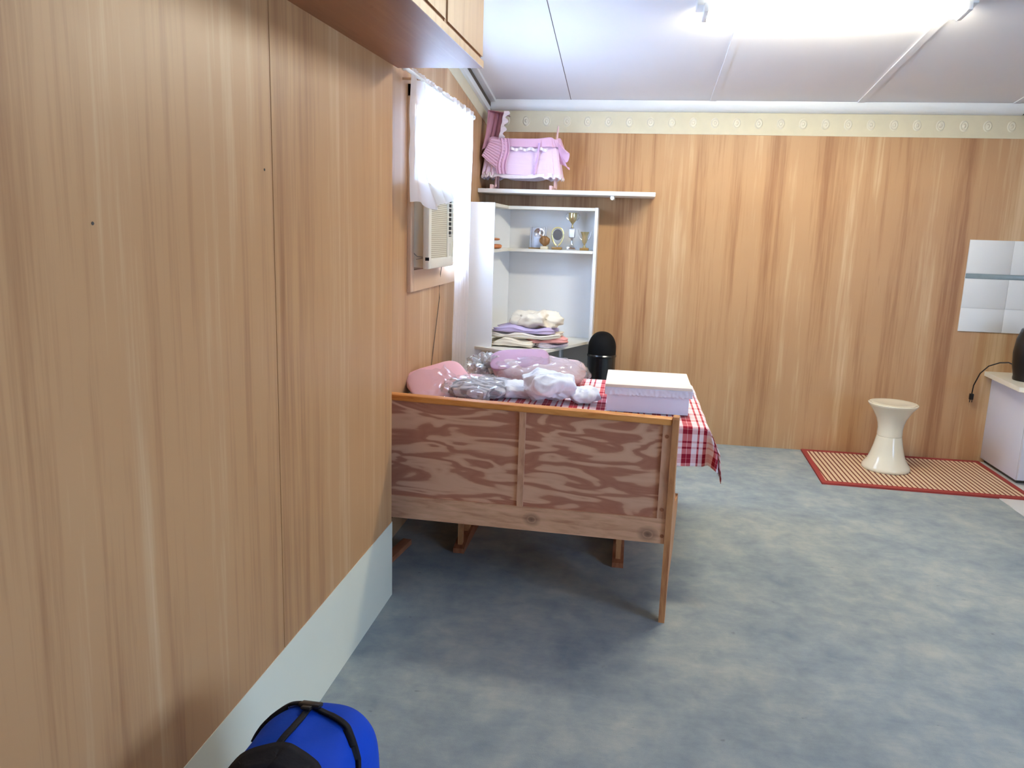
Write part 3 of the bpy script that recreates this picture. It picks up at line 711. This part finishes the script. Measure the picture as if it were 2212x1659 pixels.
def clothf(U0, U1, V0, V1):
    rT = .012
    def fn(u, v):
        x = lerp(U0, U1, u); y = lerp(V0, V1, v)
        dx = x-(tX1+.004); dy = (tY0-.004)-y
        z = tZ+.004+.0015*noise.noise((x*5, y*5, 1))
        px, py = x, y
        if dx > 0 and dy > 0:
            r = math.hypot(dx, dy); a = math.atan2(dy, dx)
            # corner folds into a pointed pleat
            fl = .045*math.sin(2*a)*min(1, r/.12)
            px = tX1+.004+(.012+.22*r*math.cos(a)*.6)+fl*.9
            py = tY0-.004-(.012+.22*r*math.sin(a)*.6)-fl*.4+.022*math.sin(a*9)*min(1, r/.15)
            z -= r*.93
        elif dx > 0:
            f = .018*math.sin(y*21)*min(1, dx/.15)
            px = tX1+.004+min(dx, .012)+.16*max(0, dx-.012)+f; z -= max(0, dx-.004)
        elif dy > 0:
            f = .012*math.sin(x*19+.6)*min(1, dy/.15)
            py = tY0-.004-min(dy, .012)-.06*max(0, dy-.012)+f; z -= max(0, dy-.004)
        return (px, py, z)
    return fn
U0, U1, V0, V1 = -1.15, tX1+.20, tY0-.195, tY1+.12
def cback(fn):
    def g(u, v):
        x, y, z = fn(u, v)
        if y > tY1: z -= (y-tY1)*.97; y = tY1+.01+.04*(y-tY1)
        return (x, y, z)
    return g
o = MB().grid(170, 130, cback(clothf(U0, U1, V0, V1)), uvfn=lambda u, v: (lerp(U0, U1, u), lerp(V0, V1, v))).build('tablecloth', 'plaid', angle=180, solid=.002)
tag(o, 'red and white plaid tablecloth draped over the dining table', 'tablecloth')
zc = tZ+.009

# ------------------------------------------------------------------ things on the table
t = thing('pink_bedding_pack', 'folded baby pink cloth in plastic at the left end of the table', 'cloth', (-.99, 4.06, zc))
MB().lump((-.985, 4.09, zc+.001), .170, .165, .075, .62, .36, .6, .09, 5, 4, tilt=(.26, .44)).build('cloth', 'cloth_pink', t, angle=180)
MB().lump((-.865, 4.16, zc+.001), .150, .125, .050, .30, .42, .6, .12, 7, 8, tilt=(.05, .30)).build('folded_layer', 'cloth_pink', t, angle=180)
MB().lump((-.975, 4.08, zc), .185, .18, .085, .62, .6, .7, .16, 11, 9, ridged=True, tilt=(.20, .36)).build('plastic_wrap', 'clear', t, angle=20)
t = thing('striped_linen_pack', 'grey and white striped satin bundle in clear plastic beside the pink cloth', 'cloth', (-.80, 4.12, zc))
MB().lump((-.755, 4.08, zc), .165, .185, .085, -.35, .7, .7, .22, 9, 12, ridged=True).build('cloth', 'cloth_silver', t, angle=60)
MB().lump((-.765, 4.05, zc), .19, .205, .10, -.35, .8, .8, .30, 14, 15, ridged=True).build('plastic_wrap', 'clear', t, angle=20)
t = thing('crumpled_plastic', 'crumpled clear and grey plastic wrapping behind the striped bundle', 'plastic wrapping', (-.86, 4.6, zc))
MB().lump((-.83, 4.55, zc), .11, .10, .15, .2, .8, .8, .5, 16, 21, ridged=True).build('film', 'greyfilm', t, angle=15)
MB().lump((-.81, 4.56, zc), .07, .06, .10, .2, .8, .8, .4, 16, 25, ridged=True).build('contents', plain('grey wrap contents', (120, 122, 116), .5), t, angle=30)
t = thing('mauve_bedding_pack', 'mauve folded bedding in a plastic bag at the back of the table', 'cloth', (-.53, 4.5, zc))
MB().lump((-.50, 4.50, zc), .255, .17, .135, -.05, .7, .75, .14, 7, 31, tilt=(-.05, .2)).build('cloth', 'cloth_taupe', t, angle=180)
MB().lump((-.62, 4.52, zc+.075), .175, .13, .075, .10, .35, .45, .07, 6, 33, tilt=(.10, .32)).build('folded_top', 'cloth_mauve', t, angle=180)
MB().lump((-.48, 4.48, zc), .285, .20, .155, -.05, .8, .8, .16, 11, 35, ridged=True).build('plastic_wrap', 'clear', t, angle=20)
t = thing('white_plastic_bag', 'crumpled white plastic bag at the middle of the table front', 'bag', (-.40, 4.0, zc))
MB().lump((-.395, 4.02, zc), .145, .15, .165, .1, .9, .9, .42, 5, 41, ridged=True, n=110, k=60).build('main_bulge', 'cloth_white', t, angle=180)
MB().lump((-.215, 4.06, zc), .085, .10, .085, .4, .9, .9, .45, 8, 44, ridged=True, n=80, k=44).build('side_bulge', 'cloth_white', t, angle=180)
MB().lump((-.575, 4.08, zc), .135, .11, .085, -.3, .9, .9, .4, 6, 47, ridged=True, n=80, k=44).build('handle_end', 'cloth_white', t, angle=180)
t = thing('white_box', 'white cardboard box with a cream lid at the right end of the table', 'box', (.115, 4.08, zc))
MB().box(-.088, .316, 3.885, 4.285, zc, zc+.112, .002).build('box_body', 'paper_white', t)
lid = MB().box(-.098, .326, 3.872, 4.298, zc+.108, zc+.140, .003).build('lid', 'paper_cream', t)
def tissue(u, v): 
    return (lerp(-.098, .330, u), 3.870-.004*v+.004*noise.noise((u*30, v*3, 5)), zc+.126-.038*v-.006*noise.noise((u*40, 2, 1))*v)
MB().grid(120, 6, tissue).build('paper_lining', 'paper_white', lid, angle=180, solid=.001)
MB().grid(10, 10, lambda u, v: (.327+.018*v, lerp(3.88, 4.0, u), zc+.135-.055*v)).build('lid_flap', 'paper_white', lid, angle=180, solid=.002)

# ------------------------------------------------------------------ stool
t = thing('hourglass_stool', 'cream plastic hourglass stool standing on the striped mat by the back wall', 'stool', (1.905, 5.86, .012))
sx, sy = 1.905, 5.86
Zs = Matrix.Translation((0, 0, .012))
MB().lathe([(0, 0), (.158, .0), (.163, .006), (.163, .018), (.158, .030), (.128, .075), (.112, .12), (.098, .175), (.086, .235), (.084, .247), (.078, .247), (.078, .02), (0, .02)], sx, sy, 64, m=Zs).build('base_half', 'stool', t, angle=50)
MB().lathe([(0, .252), (.0835, .249), (.0845, .26), (.083, .30), (.088, .335), (.100, .375), (.118, .410), (.135, .44), (.158, .468), (.164, .476), (.166, .484), (.160, .488), (.150, .480), (0, .478)], sx, sy, 64, m=Zs).build('upper_half', 'stool', t, angle=50)
MB().lathe([(0, .482), (.145, .482), (.150, .4865), (.150, .490), (.140, .492), (.110, .4885), (0, .487)], sx, sy, 64, m=Zs).build('seat', 'stool', t, angle=50)

# ------------------------------------------------------------------ mat
t = thing('striped_mat', 'flat striped mat with red binding on the floor under the cream stool', 'mat', (2.0, 5.8, 0))
ma = [(1.395, 6.262), (1.36, 5.385), (2.695, 5.345), (2.695, 6.262)]
MB().prism([(1.427, 6.216), (1.395, 5.439), (2.661, 5.401), (2.661, 6.216)], .0, .0105, 'z').build('weave', 'mat_weave', t, smooth=False)
mb = MB()
inn = [(1.428, 6.215), (1.396, 5.440), (2.66, 5.402), (2.66, 6.215)]
for i in range(4):
    a, b, c_, d_ = ma[i], ma[(i+1) % 4], inn[(i+1) % 4], inn[i]
    mb.hexa([(*a, .0), (*b, .0), (*c_, .0), (*d_, .0), (*a, .0125), (*b, .0125), (*c_, .0125), (*d_, .0125)])
mb.build('binding', 'mat_border', t, smooth=False)

# ------------------------------------------------------------------ kitchen corner
t = thing('kitchen_cabinet', 'white low kitchen cabinet at the right edge against the back wall', 'cabinet', (3.2, 6.0, 0))
MB().box(2.712, 3.7, 5.705, YB-.001, .035, .668, .002).build('carcass', 'kitchen_white', t)
MB().box(2.74, 3.7, 5.75, YB-.01, .004, .036).build('plinth', 'gapdark', t, smooth=False)
for x in (2.714, 3.208): MB().box(x, x+.488, 5.687, 5.704, .04, .664, .002).build('door', 'kitchen_white', t)
o = MB().prism([(2.655, YB-.002), (2.612, 5.60+.03), (2.66, 5.585), (3.72, 5.585), (3.72, YB-.002)], .669, .702, 'z').build('worktop', 'worktop', smooth=False)
tag(o, 'cream laminate worktop on the white kitchen cabinet', 'worktop')
t = thing('tile_splashback', 'white tiled splashback with a grey strip on the wood panelled back wall', 'tiles', (3.0, YB-.005, 1.33))
tx0, tx1 = 2.425, 3.85
B(tx0, tx1, YB-.006, YB-.0005, .995, 1.665).build('grout', 'grout', t, smooth=False)
mb = MB()
rows = [(1.422, 1.664), (1.170, 1.384), (.996, 1.168)]
for (a, b) in rows:
    x = tx0+.001
    while x < tx1-.01:
        mb.box(x, min(x+.298, tx1-.001), YB-.010, YB-.004, a, b, .001); x += .3
mb.build('tile', 'tile', t)
B(tx0+.001, tx1-.001, YB-.012, YB-.004, 1.386, 1.420, .001).build('border_strip', 'tile_grey', t)
t = thing('coffee_urn', 'black appliance with a hanging cord on the cream worktop at the right edge', 'appliance', (2.82, 5.93, .702))
ux, uy = 2.822, 5.93
MB().lathe([(0, 0), (.118, 0), (.120, .012), (.118, .03), (.132, .10), (.138, .19), (.128, .29), (.110, .34), (0, .345)], ux, uy, 44, m=Matrix.Translation((0, 0, .7025))).build('body', 'black_plastic', t)
MB().lathe([(.112, .338), (.106, .36), (.07, .38), (.02, .388), (.016, .405), (0, .408)], ux, uy, 44, m=Matrix.Translation((0, 0, .7025))).build('lid', 'black_gloss', t)
MB().tube([(ux+.12, uy, 1.0), (ux+.19, uy, .99), (ux+.20, uy, .86), (ux+.13, uy, .80)], .014, 10).build('handle', 'black_plastic', t)
cord = MB().tube([(2.72, 6.0, .80), (2.70, 6.03, .81), (2.66, 6.07, .80), (2.61, 6.12, .765), (2.58, 6.17, .70), (2.568, 6.22, .60), (2.57, 6.235, .53)], .0045, 8).build('cord', 'black_plastic', t)
MB().box(2.557, 2.583, 6.222, 6.25, .488, .535, .005).box(2.560, 2.565, 6.234, 6.238, .468, .49).box(2.575, 2.580, 6.234, 6.238, .468, .49).build('plug', 'black_plastic', cord)

# hinge-like metal fitting at the end of the cornice
o = MB().box(2.650, 2.70, YB-.05, YB-.005, 2.535, 2.55).box(2.66, 2.76, YB-.05, YB-.03, 2.55, 2.562, m=Matrix.Translation((2.66, 0, 2.55)) @ Matrix.Rotation(-.6, 4, 'Y') @ Matrix.Translation((-2.66, 0, -2.55))).box(2.67, 2.74, YB-.04, YB-.005, 2.50, 2.525, .004).build('metal_bracket', 'steel_dark')
tag(o, 'dark metal bracket at the right end of the white cornice', 'bracket')

# ------------------------------------------------------------------ blue backpack by the skirting
bc = Vector((-.628, 1.350, 0)); brot = .06
t = thing('blue_backpack', 'royal blue backpack with black straps on the floor by the cream skirting', 'backpack', (bc.x, bc.y, 0))
RX, RY, HB = .152, .33, .56
def taper(q):
    f = q.z/HB+.5
    return Vector((q.x*(1-.16*f*f), q.y*(1-.12*f*f), q.z))
bag_body = MB().lump((bc.x, bc.y, .0), RX, RY, HB, brot, .55, .48, .05, 5, 2, n=96, k=60, fn=taper).build('body', 'bag_blue', t, angle=180)

def strap(name, pts, w, mat='bag_black', th=.005, off=.004):
    """webbing laid on the bag: a strip wrapped onto the body"""
    P = [Vector(p) for p in pts]; Q = []
    for i in range(len(P)-1):
        for j in range(8): Q.append(P[i].lerp(P[i+1], j/8))
    Q.append(P[-1]); mb = MB(); rows = []
    for i, p in enumerate(Q):
        d = (Q[min(i+1, len(Q)-1)]-Q[max(i-1, 0)]).normalized(); a = d.cross(Vector((0, 0, 1))).normalized()
        ww = w[0]+(w[1]-w[0])*math.sin(PI*i/(len(Q)-1)) if isinstance(w, tuple) else w
        rows.append([mb.bm.verts.new(p+a*ww*(k/4-.5)) for k in range(5)])
    for a, b in zip(rows, rows[1:]):
        for k in range(4): mb.bm.faces.new((a[k], a[k+1], b[k+1], b[k]))
    o = mb.build(name, mat, t, angle=180)
    sw = o.modifiers.new('wrap', 'SHRINKWRAP'); sw.target = bag_body; sw.wrap_method = 'NEAREST_SURFACEPOINT'; sw.offset = off
    sd = o.modifiers.new('thickness', 'SOLIDIFY'); sd.thickness = th; sd.offset = 1
    return o
from mathutils.bvhtree import BVHTree
_me = bag_body.data
_bvh = BVHTree.FromPolygons([v.co.copy() for v in _me.vertices], [tuple(p.vertices) for p in _me.polygons])
def drop(x, y, up=.004):
    """height of the bag below a point"""
    h = _bvh.ray_cast(Vector((x, y, 2)), Vector((0, 0, -1)))
    if h[0] is None:
        n_ = _bvh.find_nearest(Vector((x, y, .40))); return Vector(n_[0])
    return Vector((x, y, h[0].z+up))
def path(pts, k=6):
    out = []
    for a, b in zip(pts, pts[1:]):
        for i in range(k): out.append(drop(lerp(a[0], b[0], i/k), lerp(a[1], b[1], i/k)))
    return out+[drop(*pts[-1])]
main_strap = strap('strap', path([(-.755, 1.44), (-.735, 1.475), (-.70, 1.505), (-.650, 1.512), (-.600, 1.500), (-.555, 1.475), (-.518, 1.435), (-.49, 1.36)]), .016)
strap('strap', path([(-.652, 1.505), (-.650, 1.46), (-.650, 1.41), (-.655, 1.34)]), .013)
strap('back_pad', path([(-.76, 1.20), (-.735, 1.255), (-.70, 1.29), (-.64, 1.315), (-.58, 1.305), (-.54, 1.265), (-.515, 1.20)]), (.015, .075), th=.010)
q = drop(-.652, 1.508); nb = Matrix.Translation((q.x, q.y, q.z+.002)) @ Matrix.Rotation(-.35, 4, 'X')
MB().box(-.024, .024, -.015, .015, 0, .009, .003, m=nb).build('buckle', 'black_plastic', main_strap)
MB().box(-.011, .011, -.034, -.016, 0, .007, .002, m=nb).build('buckle_tongue', 'black_plastic', main_strap)

# ------------------------------------------------------------------ camera
def camera():
    W, f = 2212, 1700
    cd = bpy.data.cameras.new('camera'); cam = bpy.data.objects.new('camera', cd); C.objects.link(cam)
    cd.sensor_width = 36; cd.lens = f/W*36; cd.clip_start = .05
    # rows of the world->camera rotation: image right, image down, viewing direction
    R = CAMR
    r = Vector(R[0]).normalized(); fwd = Vector(R[2]).normalized(); r = (r-fwd*r.dot(fwd)).normalized(); up = r.cross(fwd)
    m = Matrix(((r.x, up.x, -fwd.x, 0), (r.y, up.y, -fwd.y, 0), (r.z, up.z, -fwd.z, 1.62), (0, 0, 0, 1)))
    cam.matrix_world = m
    bpy.context.scene.camera = cam
CAMR = ((.988059, .150843, .031398), (0, 0, 0), (-.142239, .97134, -.190438))
camera()

# ------------------------------------------------------------------ daylight, with an added fill lamp on the right
w = bpy.data.worlds.new('sky'); bpy.context.scene.world = w; w.use_nodes = True
bg = w.node_tree.nodes['Background']; bg.inputs[0].default_value = (.50, .69, 1, 1); bg.inputs[1].default_value = 5.0
def area(name, loc, rot, sx_, sy_, power, col, portal=False):
    l = bpy.data.lights.new(name, 'AREA'); l.shape = 'RECTANGLE'; l.size = sx_; l.size_y = sy_; l.energy = power; l.color = col
    if portal: l.cycles.is_portal = True
    o = bpy.data.objects.new(name, l); C.objects.link(o); o.location = loc; o.rotation_euler = rot
area('window_daylight', (XW-.16, 4.67, 1.81), (0, -PI/2, 0), .93, 1.06, 70, (.48, .67, 1))
area('added_side_fill', (XR+.15, 0, 1.55), (0, PI/2, 0), 1.3, 2.8, 80, (.42, .62, 1))  # added fill lamp outside the invented right-hand window

vs = bpy.context.scene.view_settings
bpy.context.scene.display_settings.display_device = 'sRGB'
vs.view_transform = 'Standard'; vs.look = 'None'; vs.gamma = 1; vs.use_curve_mapping = False
vs.exposure = 0.72
